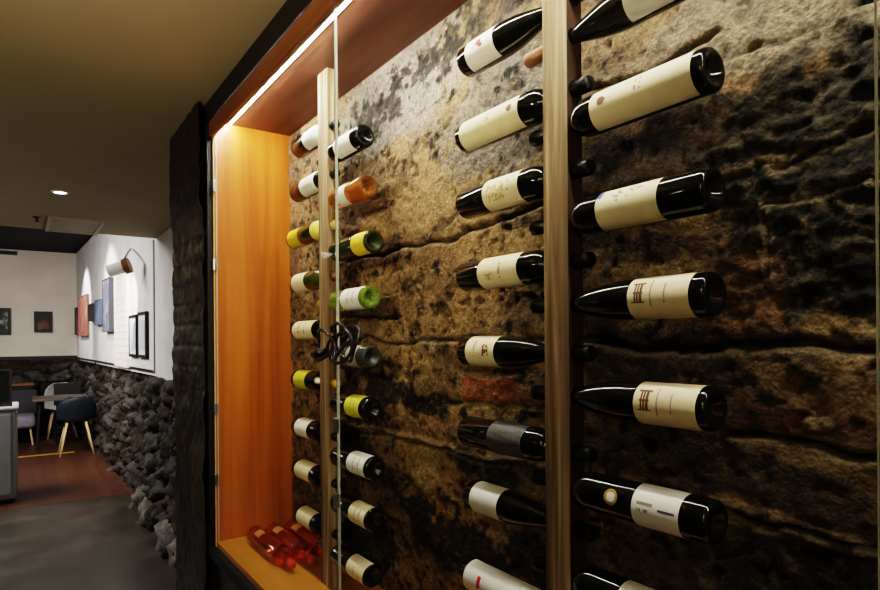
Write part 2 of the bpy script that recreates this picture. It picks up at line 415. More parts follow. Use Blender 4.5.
    P = np.stack([X, YB - h, Z], -1)
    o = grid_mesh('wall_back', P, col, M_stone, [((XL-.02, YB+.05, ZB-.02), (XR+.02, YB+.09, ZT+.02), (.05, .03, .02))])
    tag(o, kind='structure')
build_stone_back()

# ------------------------------------------------------------------ setting: the pier and wall round the niche
def build_pier():
    xs = np.arange(-2.91, -2.352, .009); zs = np.arange(0, ZC+.001, .009)
    X, Z = np.meshgrid(xs, zs, indexing='ij')
    n = fbm(X*6, Z*5, 5, 71); f = fbm(X*25, Z*22, 4, 81)
    top = sstep(2.02, 2.10, Z + (n-.5)*.2)
    row = np.floor(Z/.085); bx = X/.22 + .5*(row % 2)
    e = np.minimum(np.abs((Z/.085) % 1 - .0), 1-(Z/.085) % 1)*.085
    ex = np.minimum(bx % 1, 1-bx % 1)*.22
    joint = np.exp(-(np.minimum(e, ex)/.008)**2)*(1-top)*sstep(1.2, 1.7, Z)
    col = np.zeros(X.shape+(3,)) + np.array([0.030, 0.023, 0.016])
    col = mix(col, (0.075, 0.057, 0.036), sstep(.46, .62, n)*.85)
    col = mix(col, (0.018, 0.014, 0.010), sstep(.5, .66, f)*.8)
    col = mix(col, (0.20, 0.18, 0.15), sstep(.57, .70, f)*(1-top)*sstep(1.4, 1.9, Z)*.7)
    col = mix(col, (0.010, 0.008, 0.006), joint*.9)
    col = mix(col, (0.014, 0.007, 0.004), top*.9)
    y = .565 + joint*.005 - (n-.5)*.03*(1-top) - (f-.5)*.012 + .012*(X < -2.90) - .012*top
    o = grid_mesh('wall_right', np.stack([X, y, Z], -1), col, M_pillar,
                  [((-2.905, .60, 0), (-2.352, 1.2, ZC), (.03, .022, .016)),
                   ((-2.352, .60, 0), (1.0, .66, ZB-.06), (.042, .028, .018)),
                   ((-2.352, .66, 0), (1.0, 1.2, ZB-.06), (.042, .028, .018)),
                   ((-2.352, .60, ZT+.06), (1.0, 1.2, ZC), (.018, .012, .008)),
                   ((-2.352, .60+.34, ZB-.06), (1.0, 1.2, ZT+.06), (.02, .015, .01)),
                   ((1.0, .60, 0), (2.6, 1.2, ZC), (.05, .04, .03))])
    tag(o, kind='structure')
build_pier()
bm = bmesh.new()
add_box(bm, (-2.350, .575, ZB-.058), (1.0, .64, ZB-.020)); add_box(bm, (-2.350, .575, ZB-.020), (XL-.020, .64, ZT+.02))
add_box(bm, (-2.350, .575, ZT-.003), (1.0, .594, ZT+.020)); add_box(bm, (-2.350, .575, ZT+.02), (1.0, .64, ZT+.070)); add_box(bm, (XR+.02, .575, ZB-.020), (1.0, .64, ZT+.02))
tag(bm_obj('trim_1', bm, M_black), kind='structure')

# rubble dado
def rubble(name, p0, p1, ztop, face, seed, tint=1.0, back=None, stone=(.28, .22)):
    """wainscot of rough stones from p0 to p1 (xy), standing `face` metres proud of the plaster"""
    p0, p1 = np.array(p0), np.array(p1); L = np.hypot(*(p1-p0)); t = (p1-p0)/L; nrm = np.array([t[1], -t[0]])
    if back is not None and np.dot(nrm, back) > 0: nrm = -nrm
    S = np.linspace(0, L, int(L/.022)); Zs = np.linspace(0, 1, int(ztop/.022))
    S2, Z2 = np.meshgrid(S, Zs*ztop, indexing='ij')
    rs = np.random.RandomState(seed)
    wS = S2 + (fbm(S2*4, Z2*4, 3, seed)-.5)*.16; wZ = Z2 + (fbm(S2*4, Z2*4, 3, seed+5)-.5)*.14
    gx, gz = wS/stone[0], wZ/stone[1]
    ix, iz = np.floor(gx).astype(int), np.floor(gz).astype(int)
    J = rs.rand(256, 256, 2); K = rs.rand(256, 256)
    d1 = np.full(S2.shape, 9.0); d2 = np.full(S2.shape, 9.0); idv = np.zeros(S2.shape)
    for a in (-1, 0, 1):
        for b in (-1, 0, 1):
            cx, cz = ix+a, iz+b; j = J[cx % 256, cz % 256]
            d = np.hypot(gx-(cx+j[..., 0]), gz-(cz+j[..., 1])); k = K[cx % 256, cz % 256]
            near = d < d1; d2 = np.where(near, d1, np.minimum(d2, d)); idv = np.where(near, k, idv); d1 = np.where(near, d, d1)
    edge = d2-d1; body = sstep(0.0, .28, edge)
    f = fbm(S2*9, Z2*9, 5, seed+9, .72)
    off = face + (body-1)*.06 + (idv-.5)*.07*body + (f-.5)*.20
    off = np.maximum(off, -.09 if face < 0 else .006)
    taper = sstep(0, .10, ztop-Z2); off = off*(.75+.25*taper) + (1-sstep(0, .35, Z2))*.05
    zz = Z2.copy(); zz[:, -1] += (fbm(S2[:, -1]*5, Z2[:, -1], 3, seed+2)-.5)*.05
    P = np.stack([p0[0]+t[0]*S2+nrm[0]*off, p0[1]+t[1]*S2+nrm[1]*off, zz], -1)
    top = P[:, -1:, :].copy(); top[:, 0, 0] = p0[0]+t[0]*S; top[:, 0, 1] = p0[1]+t[1]*S
    P = np.concatenate([P, top], 1)
    base = np.zeros(S2.shape+(3,)) + np.array([0.15, 0.108, 0.078])*tint
    base = mix(base, (0.26*tint, 0.235*tint, 0.21*tint), sstep(.55, .95, idv)); base = mix(base, (0.15*tint, 0.075*tint, 0.05*tint), (1-sstep(.05, .25, idv))*.8)
    base = mix(base, (0.010, 0.008, 0.007), (1-sstep(0.02, .16, edge))*.9)
    base = base*(.6+.8*f)[..., None]
    base = np.concatenate([base, base[:, -1:, :]], 1)
    return tag(grid_mesh(name, P, base, M_rock), kind='structure')
ZD = 1.27
rubble('wall_right_base', (-2.9, WA[1]), WA, ZD-.03, .06, 5, .20, back=(0, 1), stone=(.24, .2))
rubble('wall_right_base', WA, WB, ZD, -.035, 15, .20, back=(0, 1), stone=(.24, .2))
rubble('wall_far_base', (XFAR, 1.0), (XFAR, -3.2), ZD, .10, 25, .26, back=(-1, 0), stone=(.34, .20))
# low footing boulders along the wall foot
bm = bmesh.new()
for (u, v, rr) in ((172, 512, .17), (182, 535, .15), (186, 552, .13), (160, 498, .14), (188, 572, .12)):
    p = onZ(u, v, 0.06); c = Vector((p.x, .93+rr*.1, .05))
    r = bmesh.ops.create_icosphere(bm, subdivisions=3, radius=1, matrix=Matrix.Translation(c))
    for vv in r['verts']:
        d = vv.co-c
        k = rr*(1+.25*math.sin(d.x*5+u)*math.cos(d.z*4+v)+.12*math.sin(d.y*9+d.z*7))
        vv.co = c + Vector((d.x*k*1.35, d.y*k*.75, d.z*k*.95))
tag(bm_obj('wall_foot', bm, add_noise(mat('pale_footing_stone', rough=.85), [srgb(60,54,48), srgb(120,112,102)], (1,1,1), 9, 6, (.35,.7), .6, .02), smooth=True), kind='structure')

# plaster walls
box('wall_right_upper', (WA[0], WA[1], ZD-.06), (-2.9, WA[1]+.15, ZC+.05), M_plaster)['kind'] = 'structure'
bm = bmesh.new()
for zz in (0.0, ZH):
    pass
vs = [bm.verts.new(v) for v in ((WA[0], WA[1], ZD-.03), (WB[0], WB[1], ZD-.03), (WB[0], WB[1], ZH), (WA[0], WA[1], ZH), (WA[0], WA[1]+.15, ZD-.03), (WB[0], WB[1]+.15, ZD-.03), (WB[0], WB[1]+.15, ZH), (WA[0], WA[1]+.15, ZH))]
for q in ((0,1,2,3), (4,7,6,5), (0,3,7,4), (1,5,6,2), (3,2,6,7), (0,4,5,1)): bm.faces.new([vs[i] for i in q])
bm_obj('wall_right_far', bm, M_plaster)['kind'] = 'structure'
box('wall_far', (XFAR-.15, -3.2, 0), (XFAR, 1.1, ZH), M_farplaster)['kind'] = 'structure'
box('wall_left', (XFAR, -3.35, 0), (2.6, -3.2, ZH), mat('dark_painted_wall', srgb(70, 62, 54), .9))['kind'] = 'structure'
box('wall_rear', (2.6, -3.35, 0), (2.75, 1.2, ZH), M_farplaster)['kind'] = 'structure'
# dark cap rail over the dado
box('trim_2', (XFAR, -3.2, ZD-.01), (XFAR+.03, .80, ZD+.045), M_black)['kind'] = 'structure'
t = Vector((WB[0]-WA[0], WB[1]-WA[1], 0)); ang = math.atan2(t.y, t.x)
Mw = Matrix.Translation((WA[0], WA[1], 0)) @ Matrix.Rotation(ang, 4, 'Z')       # local +x runs down the wall, +y into the room
box('trim_3', (.0, 0.0, ZD-.005), (t.length, .012, ZD+.018), M_black, M=Mw)['kind'] = 'structure'
box('trim_4', (-.03, .0, ZD), (.0, .010, ZC), mat('shadow_gap_grey', srgb(128, 128, 130), .8), M=Mw)['kind'] = 'structure'
# shallow whitewashed brick pier under the wall lamp
a, b = onWall(117.5, 330), onWall(130.5, 330)
bm = bmesh.new(); la, lb = (Vector((a.x-WA[0], a.y-WA[1])).length, Vector((b.x-WA[0], b.y-WA[1])).length)
add_box(bm, (min(la, lb), -.01, ZD), (max(la, lb), .035, 2.32), Mw)
m = mat('whitewashed_brick', rough=.9); n_, l_, b_ = NT(m)
tc = n_.new('ShaderNodeTexCoord'); br = n_.new('ShaderNodeTexBrick'); mp = n_.new('ShaderNodeMapping'); mp.inputs['Rotation'].default_value = (math.pi/2, 0, 0)
br.inputs['Color1'].default_value = srgb(236, 226, 218); br.inputs['Color2'].default_value = srgb(232, 214, 204); br.inputs['Mortar'].default_value = srgb(206, 188, 178)
br.inputs['Scale'].default_value = 1; br.inputs['Brick Width'].default_value = .22; br.inputs['Row Height'].default_value = .075; br.inputs['Mortar Size'].default_value = .006
l_.new(tc.outputs['Object'], mp.inputs['Vector']); l_.new(mp.outputs['Vector'], br.inputs['Vector']); l_.new(br.outputs['Color'], b_.inputs['Base Color'])
bm_obj('trim_5', bm, m)['kind'] = 'structure'

# floors and ceilings
XW0, XW1 = -6.82, -9.85
box('floor', (XW0, -3.2, -.1), (2.6, 1.2, 0), M_concrete)['kind'] = 'structure'
box('floor', (XW1, -3.2, -.1), (XW0, 1.2, .002), M_planks)['kind'] = 'structure'
box('floor', (XFAR, -3.2, -.1), (XW1, 1.2, 0), M_planks2)['kind'] = 'structure'
box('trim_6', (XW1-.035, -3.2, 0), (XW1+.035, .62, .008), M_yellow)['kind'] = 'structure'
box('ceiling', (-5.74, -3.2, ZC), (2.6, 1.2, ZH+.05), M_ceil)['kind'] = 'structure'
box('ceiling', (XFAR, -3.2, ZH), (-5.74, 1.2, ZH+.1), M_blackceil)['kind'] = 'structure'

# ------------------------------------------------------------------ the timber niche
XJ1, XJ2 = -1.270, -0.203
n0 = empty('display_niche', (XL, YF, ZB), 'orange varnished plywood display niche lining set into the old stone wall', 'niche')
def part(name, lo, hi, m, par, bevel=0):
    o = par.matrix_basis.translation
    return box(name, Vector(lo)-o, Vector(hi)-o, m, par, bevel)
part('side_panel', (XL-.018, YF, ZB-.018), (XL, YB+.01, ZT+.018), M_ply, n0)
part('side_panel', (XR, YF, ZB-.018), (XR+.018, YB+.01, ZT+.018), M_ply, n0)
part('base_board', (XL, YF, ZB-.018), (XR, YB+.01, ZB), M_plyfloor, n0)
part('top_board', (XL, YF, ZT), (XR, YB+.01, ZT+.018), M_plyceil, n0)
part('front_rail', (XL-.008, YF-.016, ZT-.060), (XR+.018, YF-.001, ZT-.004), M_lip, n0, .002)
part('edge_band', (XL-.0085, YF-.003, ZB-.0185), (XL+.0, YF-.0005, ZT-.061), M_edge, n0)

led = empty('led_strip_light', (XL, .65, ZT), 'bright white linear strip light under the niche ceiling', 'light')
part('channel', (XL+.004, .641, ZT-.005), (XR-.004, .655, ZT), M_alu, led)
part('diffuser', (XL+.004, .6462, ZT-.008), (XR-.004, .6500, ZT-.005), M_led, led)

# glass doors
for (x0, x1, lab) in ((XL+.004, XJ1-.002, 'clear glass door pane at the far end beside the orange side panel'),
                      (XJ1+.002, XJ2-.002, 'clear glass door pane in the middle before the nearer wooden post'),
                      (XJ2+.002, XR-.004, 'clear glass door pane cut off by right edge of the photo')):
    g = empty('glass_door', (x0, YF+.004, ZB), lab, 'glass door', 'glass doors across the niche')
    bm = bmesh.new(); y0, y1 = YF+.004-g.location.y, YF+.0085-g.location.y
    add_box(bm, (0.001, y0, .004), (x1-x0-.001, y1, ZT-ZB-.004))
    for f in bm.faces:
        n = f.normal; c = f.calc_center_median()
    pane = bm_obj('pane', bm, M_pane, g)
    for (ex0, ex1) in ((0, .001), (x1-x0-.001, x1-x0)):
        box('polished_edge', (ex0, y0, .004), (ex1, y1, ZT-ZB-.004), M_paneedge, g)
    if x0 < -2:
        for v in (186, 265, 408, 478):
            z = onY(215, v, YF).z-ZB
            box('clip', (-.014, -.012, z-.022), (.010, -.001, z+.022), M_steel, pane, .003)
    elif x0 < -1:
        for v in (425, 500):
            z = onY(337, v, YF).z-ZB
            box('clip', (-.008, -.010, z-.016), (.008, -.001, z+.016), M_steel, pane, .002)

# ------------------------------------------------------------------ bottle posts with bored holes
PY0, PY1 = YP-.018, YP+.018
P1, P2 = (-1.728, -1.660), (-.760, -.703)
HR = .0146
def make_post(x0, x1, holes, lab, side_m):
    root = empty('bottle_post', ((x0+x1)/2, YP, ZB), lab, 'post', 'bored timber posts holding the bottles')
    cu = bpy.data.curves.new('post_profile', 'CURVE'); cu.dimensions = '2D'; cu.fill_mode = 'BOTH'
    cu.extrude = (x1-x0)/2; cu.resolution_u = 8
    def poly(pts):
        s = cu.splines.new('POLY'); s.points.add(len(pts)-1); s.use_cyclic_u = True
        for p, q in zip(s.points, pts): p.co = (q[0], q[1], 0, 1)
    poly([(PY0-YP, 0), (PY1-YP, 0), (PY1-YP, ZT-ZB), (PY0-YP, ZT-ZB)])
    for z in holes:
        poly([(HR*math.cos(a), z-ZB+HR*math.sin(a)) for a in [2*math.pi*k/28 for k in range(28)]])
    tmp = bpy.data.objects.new('tmp', cu); C.objects.link(tmp)
    dg = bpy.context.evaluated_depsgraph_get(); me = bpy.data.meshes.new_from_object(tmp.evaluated_get(dg))
    bpy.data.objects.remove(tmp); bpy.data.curves.remove(cu)
    me.materials.clear()
    # curve plane (x, y, extrude z) -> world (y, z, x)
    for v in me.vertices:
        a, b, c = v.co; v.co = (c, a, b)
    rr = HR+.0006
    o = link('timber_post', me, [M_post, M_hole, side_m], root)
    for p in me.polygons:
        p.use_smooth = False
        c = p.center
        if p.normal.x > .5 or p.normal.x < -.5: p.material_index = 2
        if abs(p.normal.x) < .5 and any(math.hypot(c.y, c.z-(z-ZB)) < rr for z in holes): p.material_index = 1
    bmx = bmesh.new(); bmx.from_mesh(me); bmesh.ops.recalc_face_normals(bmx, faces=bmx.faces); bmx.to_mesh(me); bmx.free()
    return root

# ------------------------------------------------------------------ bottles
R = .0312
def body_profile(kind, be, ns, L, neck_end):
    p = [(.016, 0), (.012, R*.35), (.002, R*.62), (0, R*.80), (.0015, R*.92), (.006, R)]
    rn = .0121
    if kind == 'bord':
        p += [(be-.05, R), (be, R)]
        for k in range(1, 9):
            a = k/8; s = a*a*(3-2*a)
            p.append((be+(ns-be)*a, R+(rn-R)*(.35*a+.65*s) if a > .0 else R))
        # round the shoulder
        p = [(t, r) if t <= be or t >= ns else (t, rn+(R-rn)*math.sqrt(max(0, 1-((t-be)/(ns-be))**2))**1.25) for t, r in p]
    else:
        be2 = ns-.115
        p += [(be2-.03, R), (be2, R)]
        for k in range(1, 13):
            a = k/12; s = a*a*(3-2*a)
            p.append((be2+(ns-be2)*a, rn+(R-rn)*(max(0, 1-a**2.0)**.85 if kind == 'slope' else max(0, 1-a**1.75)**1.1)))
    p += [(neck_end, rn), (neck_end, 0)]
    return p
def label_patch(name, par, s, t0, t1, phi0, phi1, paper_m, inks, fn, rad=R+.0006, nu=44, nv=40, rfun=None):
    """curved paper patch on the bottle; fn(a, b) -> 0 paper, k ink, -1 nothing; a runs base->neck, b bottom->top"""
    bm = bmesh.new(); V = {}
    def vert(i, j):
        if (i, j) not in V:
            t = t0+(t1-t0)*i/nu; ph = phi0+(phi1-phi0)*j/nv
            r = rfun(t)+.0006 if rfun else rad
            V[i, j] = bm.verts.new((s*t, -r*math.cos(ph), r*math.sin(ph)))
        return V[i, j]
    for i in range(nu):
        for j in range(nv):
            k = fn((i+.5)/nu, (j+.5)/nv)
            if k < 0: continue
            f = bm.faces.new((vert(i, j), vert(i+1, j), vert(i+1, j+1), vert(i, j+1)))
            f.material_index = k; f.smooth = True
    me = bpy.data.meshes.new(name)
    bm.normal_update()
    # outward normals
    f0 = next(iter(bm.faces)); c = f0.calc_center_median(); c.x = 0
    if f0.normal.dot(c) < 0: bmesh.ops.reverse_faces(bm, faces=bm.faces)
    bm.to_mesh(me); bm.free()
    return link(name, me, [paper_m]+inks, par)

def el(a, b, ca, cb, ra, rb): return ((a-ca)/ra)**2+((b-cb)/rb)**2 < 1
def hsh(i, j): return (math.sin(i*12.9898+j*78.233)*43758.5453) % 1.0
ART = {}
def art(f): ART[f.__name__] = f; return f
@art
def plain(a, b): return 0
@art
def red_mark(a, b): return 1 if (el(a, b, .50, .50, .10, .06) or el(a, b, .58, .43, .07, .04)) else (2 if .40 < b < .56 and .3 < a < .34 and hsh(int(b*40), 1) > .3 else 0)
@art
def crest_neck(a, b):
    if el(a, b, .87, .50, .045, .075): return 1
    if .42 < a < .55 and abs(b-.55) < .10 and int(a*60) % 3 == 0 and hsh(int(b*40), int(a*60)) > .35: return 2
    return 0
@art
def script(a, b):
    if .12 < a < .62 and .25 < b < .60 and hsh(int(a*22), int(b*22)) > .62: return 2
    return 1 if .7 < a < .74 and .35 < b < .65 and hsh(int(b*30), 3) > .4 else 0
@art
def small_crest(a, b):
    if .18 < a < .42 and .28 < b < .46 and hsh(int(a*26), int(b*30)) > .35: return 1
    return 2 if .55 < a < .60 and .3 < b < .6 and hsh(int(b*40), 8) > .4 else 0
@art
def square_mark(a, b):
    if .60 < a < .82 and .36 < b < .60 and hsh(int(a*24), int(b*24)) > .35: return 1
    return 2 if .30 < a < .34 and .35 < b < .7 and hsh(int(b*40), 4) > .4 else 0
@art
def big_crest(a, b):
    if .70 < a < .93 and .36 < b < .68:
        x, y = (a-.815)/.115, (b-.52)/.16
        if abs(y) > .86 or (abs(y) < .12 and abs(x) < .7): return 1
        if abs(abs(x)-.45) < .16: return 1
        if abs(x-.05) < .12: return 1
        return 0
    if .60 < a < .62 and .30 < b < .72: return 2
    if .36 < a < .39 and .34 < b < .66 and hsh(int(b*40), 4) > .3: return 2
    return 0
@art
def stripes(a, b): return 1 if (math.sin(a*95+math.sin(b*25)*.9) > .2) else 0
@art
def purple_line(a, b):
    if .08 < a < .42 and abs(b-.50) < .018: return 1
    if .55 < a < .88 and .40 < b < .66 and int(b*28) % 3 == 0 and hsh(int(a*30), int(b*28)) > .35: return 2
    return 0
@art
def red_text(a, b):
    if .20 < a < .235 and .40 < b < .64: return 1
    if .45 < a < .95 and .34 < b < .50 and hsh(int(a*44), int(b*26)) > .55: return 2
    return 0
@art
def blue_tab(a, b):
    if a > .93 and b > .62: return 1
    if .25 < a < .75 and .5 < b < .72 and hsh(int(a*24), int(b*26)) > .72: return 2
    return 0
@art
def fine_lines(a, b): return 2 if (.3 < a < .36 or .6 < a < .64) and .3 < b < .7 and hsh(int(b*30), int(a*9)) > .4 else 0
@art
def medal(a, b):
    d = math.hypot((a-.5)*2, (b-.5)*2)
    return -1 if d > 1 else (1 if .62 < d else 0)
INKS = {'red_mark': ('red', 'grey'), 'crest_neck': ('bronze', 'grey'), 'script': ('grey', 'tan'), 'small_crest': ('tan', 'grey'),
        'square_mark': ('bronze', 'grey'), 'big_crest': ('bronze', 'grey'), 'stripes': ('dark', 'dark'), 'purple_line': ('purple', 'grey'),
        'red_text': ('red', 'black'), 'blue_tab': ('blue', 'grey'), 'fine_lines': ('grey', 'grey'), 'plain': ('grey', 'grey')}

def make_bottle(base, s, label, group, kind='bord', glass='black', cap='black', lab=None, be=.235, ns=.27, L=.378, extra=None, cap_len=.068):
    """base: world centre of the base; s=+1 neck points to +X, -1 to -X"""
    root = empty('wine_bottle', base, label, 'bottle', group)
    bm = bmesh.new(); prof = body_profile(kind, be, ns, L, L-.004); add_lathe(bm, prof, 'X', 40, s)
    b = bm_obj('glass_body', bm, G[glass], root, True)
    ts = np.array([p[0] for p in prof[6:-1]]); rs = np.array([p[1] for p in prof[6:-1]])
    rf = lambda t: float(np.interp(t, ts, rs))
    bm = bmesh.new(); rc = .0128
    add_lathe(bm, [(L-cap_len, .0120), (L-cap_len, rc), (L-.022, rc), (L-.020, rc+.0009), (L-.004, rc+.0009), (L-.001, rc-.0008), (L, 0)], 'X', 28, s)
    bm_obj('capsule', bm, CAPM[cap], root, True)
    if lab:
        t0, t1, pm, fn, ph0, ph1 = lab
        f0 = ART[fn]; emb = fn in ('red_mark', 'crest_neck', 'square_mark', 'big_crest', 'blue_tab', 'red_text', 'purple_line')
        lo = label_patch('paper_label', root, s, t0, t1, math.radians(ph0), math.radians(ph1), PAP[pm], [INK[k] for k in INKS[fn]],
                         (lambda a_, b_: 0 if f0(a_, b_) == 1 else f0(a_, b_)) if emb else f0, rfun=rf)
        if emb:
            label_patch('printed_mark', lo, s, t0, t1, math.radians(ph0), math.radians(ph1), INK[INKS[fn][0]], [],
                        lambda a_, b_: 0 if f0(a_, b_) == 1 else -1, nu=66, nv=60, rfun=lambda t: rf(t)+.0003)
    for e in (extra or []):
        nm, t0, t1, pm, fn, ph0, ph1, inks = e
        label_patch(nm, root, s, t0, t1, math.radians(ph0), math.radians(ph1), PAP[pm], [INK[k] for k in inks], ART[fn], nu=24, nv=24, rfun=rf)
    return root

YL = YP-R          # the side of the bottles that faces the room
def span(bx, s, pa, pb):
    ta = s*(onY(*pa, YL).x-bx); tb = s*(onY(*pb, YL).x-bx)
    return max(.006, min(ta, tb)), max(ta, tb)

holes1, holes2 = [], []
def on_post(post, s, base_px, lab_px, label, group, base_x=None, **kw):
    p = onY(*base_px, YP)
    x = base_x if base_x is not None else p.x
    holes = holes1 if post is P1 else holes2
    holes.append(p.z)
    face = post[0] if s > 0 else post[1]
    reach = abs(face-x)
    if post is P1 and s > 0: kw.setdefault('glass', 'deep')
    kw.setdefault('L', reach+.058+(.035 if s > 0 else .044))
    # keep the shoulder clear of the post
    kw['ns'] = min(kw.get('ns', 9), reach-.002); kw.setdefault('be', kw['ns']-.036)
    lk = None
    if lab_px:
        pa, pb, pm, fn, ph0, ph1 = lab_px
        t0, t1 = span(x, s, pa, pb); lk = (t0, t1, pm, fn, ph0, ph1)
    ex = []
    for e in kw.pop('marks', []):
        nm, (u, v), rad_m, pm, fn, inks = e
        t = s*(onY(u, v, YL).x-x); ph = math.asin(max(-.8, min(.8, (onY(u, v, YL).z-p.z)/R)))
        ex.append((nm, t-rad_m, t+rad_m, pm, fn, math.degrees(ph-rad_m/R), math.degrees(ph+rad_m/R), inks))
    for e in kw.pop('bands', []):
        nm, ua, ub, v, pm = e
        ta, tb = span(x, s, (ua, v), (ub, v)); ex.append((nm, ta, tb, pm, 'plain', -180, 180, ['grey']))
    return make_bottle((x, YP, p.z), s, label, group, lab=lk, extra=ex, **kw)

g2l, g2r = 'bottles left of the nearer post', 'bottles right of the nearer post'
g1l, g1r = 'bottles left of the farther post', 'bottles right of the farther post'
XB2L, XB2R = -1.008, -.452
A = (-80, 100)
# nearer post, bodies to the left
on_post(P2, 1, (463, 66), ((464.8, 66), (492, 45), 'white', 'red_mark', *A), 'dark slope-shouldered wine bottle, white label with small red mark, topmost left of nearer post', g2l, kind='burg', base_x=-1.000)
on_post(P2, 1, (455, 144), ((459, 138), (517, 108), 'cream', 'crest_neck', *A), 'dark wine bottle with long cream label and bronze crest, left of nearer post', g2l, base_x=XB2L, ns=.268)
on_post(P2, 1, (456, 208), ((482, 204), (517, 188), 'cream', 'script', *A), 'dark wine bottle with cream script label across its middle, third down left of nearer post', g2l, base_x=XB2L)
on_post(P2, 1, (455, 279), ((477, 275), (516, 268), 'cream', 'small_crest', *A), 'dark wine bottle, cream label at its middle, lying level, fourth down left of nearer post', g2l, base_x=XB2L)
on_post(P2, 1, (460, 351), ((465, 351), (493, 355), 'cream', 'square_mark', *A), 'slope-shouldered dark bottle, cream label with brown square mark, left of nearer post above red brick', g2l, kind='burg', base_x=XB2L, cap='green')
on_post(P2, 1, (460, 429), ((486, 429), (520, 435), 'silver', 'stripes', *A), 'black wine bottle with silvery etched label, below the red brick', g2l, base_x=XB2L, cap='green')
on_post(P2, 1, (467, 492), ((469, 492), (496, 503), 'white', 'plain', *A), 'slope-shouldered dark bottle with blank white label, second lowest left of nearer post', g2l, kind='burg', base_x=-.990)
on_post(P2, 1, (462, 568), ((463, 568), (540, 606), 'white', 'red_text', *A), 'bottle with long white label, red mark and black text, lowest left of nearer post', g2l, base_x=XB2L, ns=.268)
# nearer post, bodies to the right
z_first = onY(575, 36, YP).z
def px_for(x, z):
    d = fx*x+fy*YP; a = F*(rx*x+ry*YP)/d; b = -F*(z-H)/d
    return (CX+a*math.cos(RO)+b*math.sin(RO), CY-a*math.sin(RO)+b*math.cos(RO))
on_post(P2, -1, px_for(XB2R, z_first), ((622, 12), (684, -20), 'white', 'plain', *A), 'dark slope-shouldered bottle with white label, topmost right of nearer post, cut by photo edge', g2r, kind='burg', base_x=XB2R, cap='bronze', L=.251+.058+.056)
on_post(P2, -1, (715.5, 68), ((589, 118), (690, 73), 'cream', 'crest_neck', *A), 'dark wine bottle with very long cream label and round bronze crest, right of nearer post', g2r, base_x=XB2R)
on_post(P2, -1, (713, 189), ((595, 215), (656, 197), 'cream', 'blue_tab', *A), 'dark wine bottle, cream label with small blue tab, third down right of nearer post', g2r, base_x=XB2R)
on_post(P2, -1, (716, 294), ((627, 302), (688, 291), 'cream', 'big_crest', *A), 'slope-shouldered bottle, cream crested label, fourth down right of nearer post, just above the stone ledge', g2r, kind='slope', base_x=XB2R)
on_post(P2, -1, (722, 410), ((633, 404), (695, 410), 'cream', 'big_crest', *A), 'slope-shouldered bottle, cream crested label, fifth down right of nearer post, under the stone ledge', g2r, kind='slope', base_x=XB2R)
on_post(P2, -1, (723.6, 525), ((631, 505), (678, 516), 'white', 'purple_line', *A), 'black bottle with round white gold-ringed medal and white label with purple line', g2r, base_x=XB2R, cap='green',
        marks=[('medal_sticker', (610, 497), .0125, 'white', 'medal', ['gold'])])
z_last = onY(577, 579, YP).z
on_post(P2, -1, px_for(XB2R, z_last), ((615, 590), (665, 608), 'white', 'plain', *A), 'dark bottle with white label cut by bottom of photo, lowest right of nearer post', g2r, base_x=XB2R)
# farther post, bodies to the right
XB1R, XB1L = -1.425, -1.945
on_post(P1, -1, (361.7, 137.4), ((349, 142), (333, 150), 'white', 'plain', *A), 'dark wine bottle with white label, topmost right of farther post', g1r, base_x=-1.455)
on_post(P1, -1, (370, 185.6), ((344, 197), (336, 201), 'white', 'plain', *A), 'orange rose wine bottle with white label end, right of farther post', g1r, base_x=-1.435, glass='orange', cap='bronze')
on_post(P1, -1, (377, 240.4), ((366.6, 243), (350.5, 247), 'yellow', 'fine_lines', *A), 'dark green bottle with yellow label, third down right of farther post', g1r, base_x=-1.408, glass='dgreen', cap='black')
on_post(P1, -1, (372, 297), ((358, 299), (340, 301), 'white', 'fine_lines', *A), 'bright green clear glass bottle with white label, right of farther post', g1r, glass='green', cap='yellow', base_x=XB1R)
on_post(P1, -1, (372, 357), ((355, 355), (345, 353), 'grey', 'plain', *A), 'smoky dark bottle with grey label, beside the coiled cable', g1r, glass='smoke', base_x=XB1R)
on_post(P1, -1, (372, 409), ((358, 408.5), (344, 407), 'lime', 'fine_lines', *A), 'dark bottle with lime yellow label, right of farther post below the coiled cable', g1r, base_x=XB1R)
on_post(P1, -1, (378.6, 470), ((363, 466), (346, 463), 'white', 'fine_lines', *A), 'dark bottle with plain white label, third from bottom right of farther post', g1r, base_x=-1.410)
on_post(P1, -1, (377, 521), ((366, 519.5), (348, 513), 'cream', 'fine_lines', *A), 'dark bottle with cream label, second from bottom right of farther post', g1r, base_x=-1.416)
on_post(P1, -1, (374, 577), ((364, 573), (346, 567), 'cream', 'small_crest', *A), 'dark bottle with cream label, lowest right of farther post above the niche floor', g1r, base_x=XB1R)
# farther post, bodies to the left
on_post(P1, 1, (295, 152), ((302, 150), (315, 143), 'white', 'plain', *A), 'dark bottle with white label, topmost left of farther post near the orange panel', g1l, base_x=-1.93)
on_post(P1, 1, (291, 197), ((299, 195), (312, 189), 'white', 'plain', *A), 'dark bottle with white label, second down left of farther post', g1l, base_x=XB1L)
on_post(P1, 1, (286.5, 243), ((287, 243), (297, 240), 'yellow', 'plain', *A), 'dark green bottle with yellow label and yellow neck band, left of farther post', g1l, base_x=-1.98, glass='dgreen', cap='cream',
        bands=[('neck_band', 309.5, 315, 238, 'neckyellow')])
on_post(P1, 1, (290, 285.4), ((291, 285), (303, 284), 'cream', 'plain', *A), 'olive green glass bottle with whitish label, left of farther post', g1l, base_x=XB1L, glass='olive', cap='bronze')
on_post(P1, 1, (291.3, 331), ((292, 331), (311, 331), 'warm', 'fine_lines', *A), 'dark bottle with wide cream label, fifth down left of farther post', g1l, base_x=XB1L)
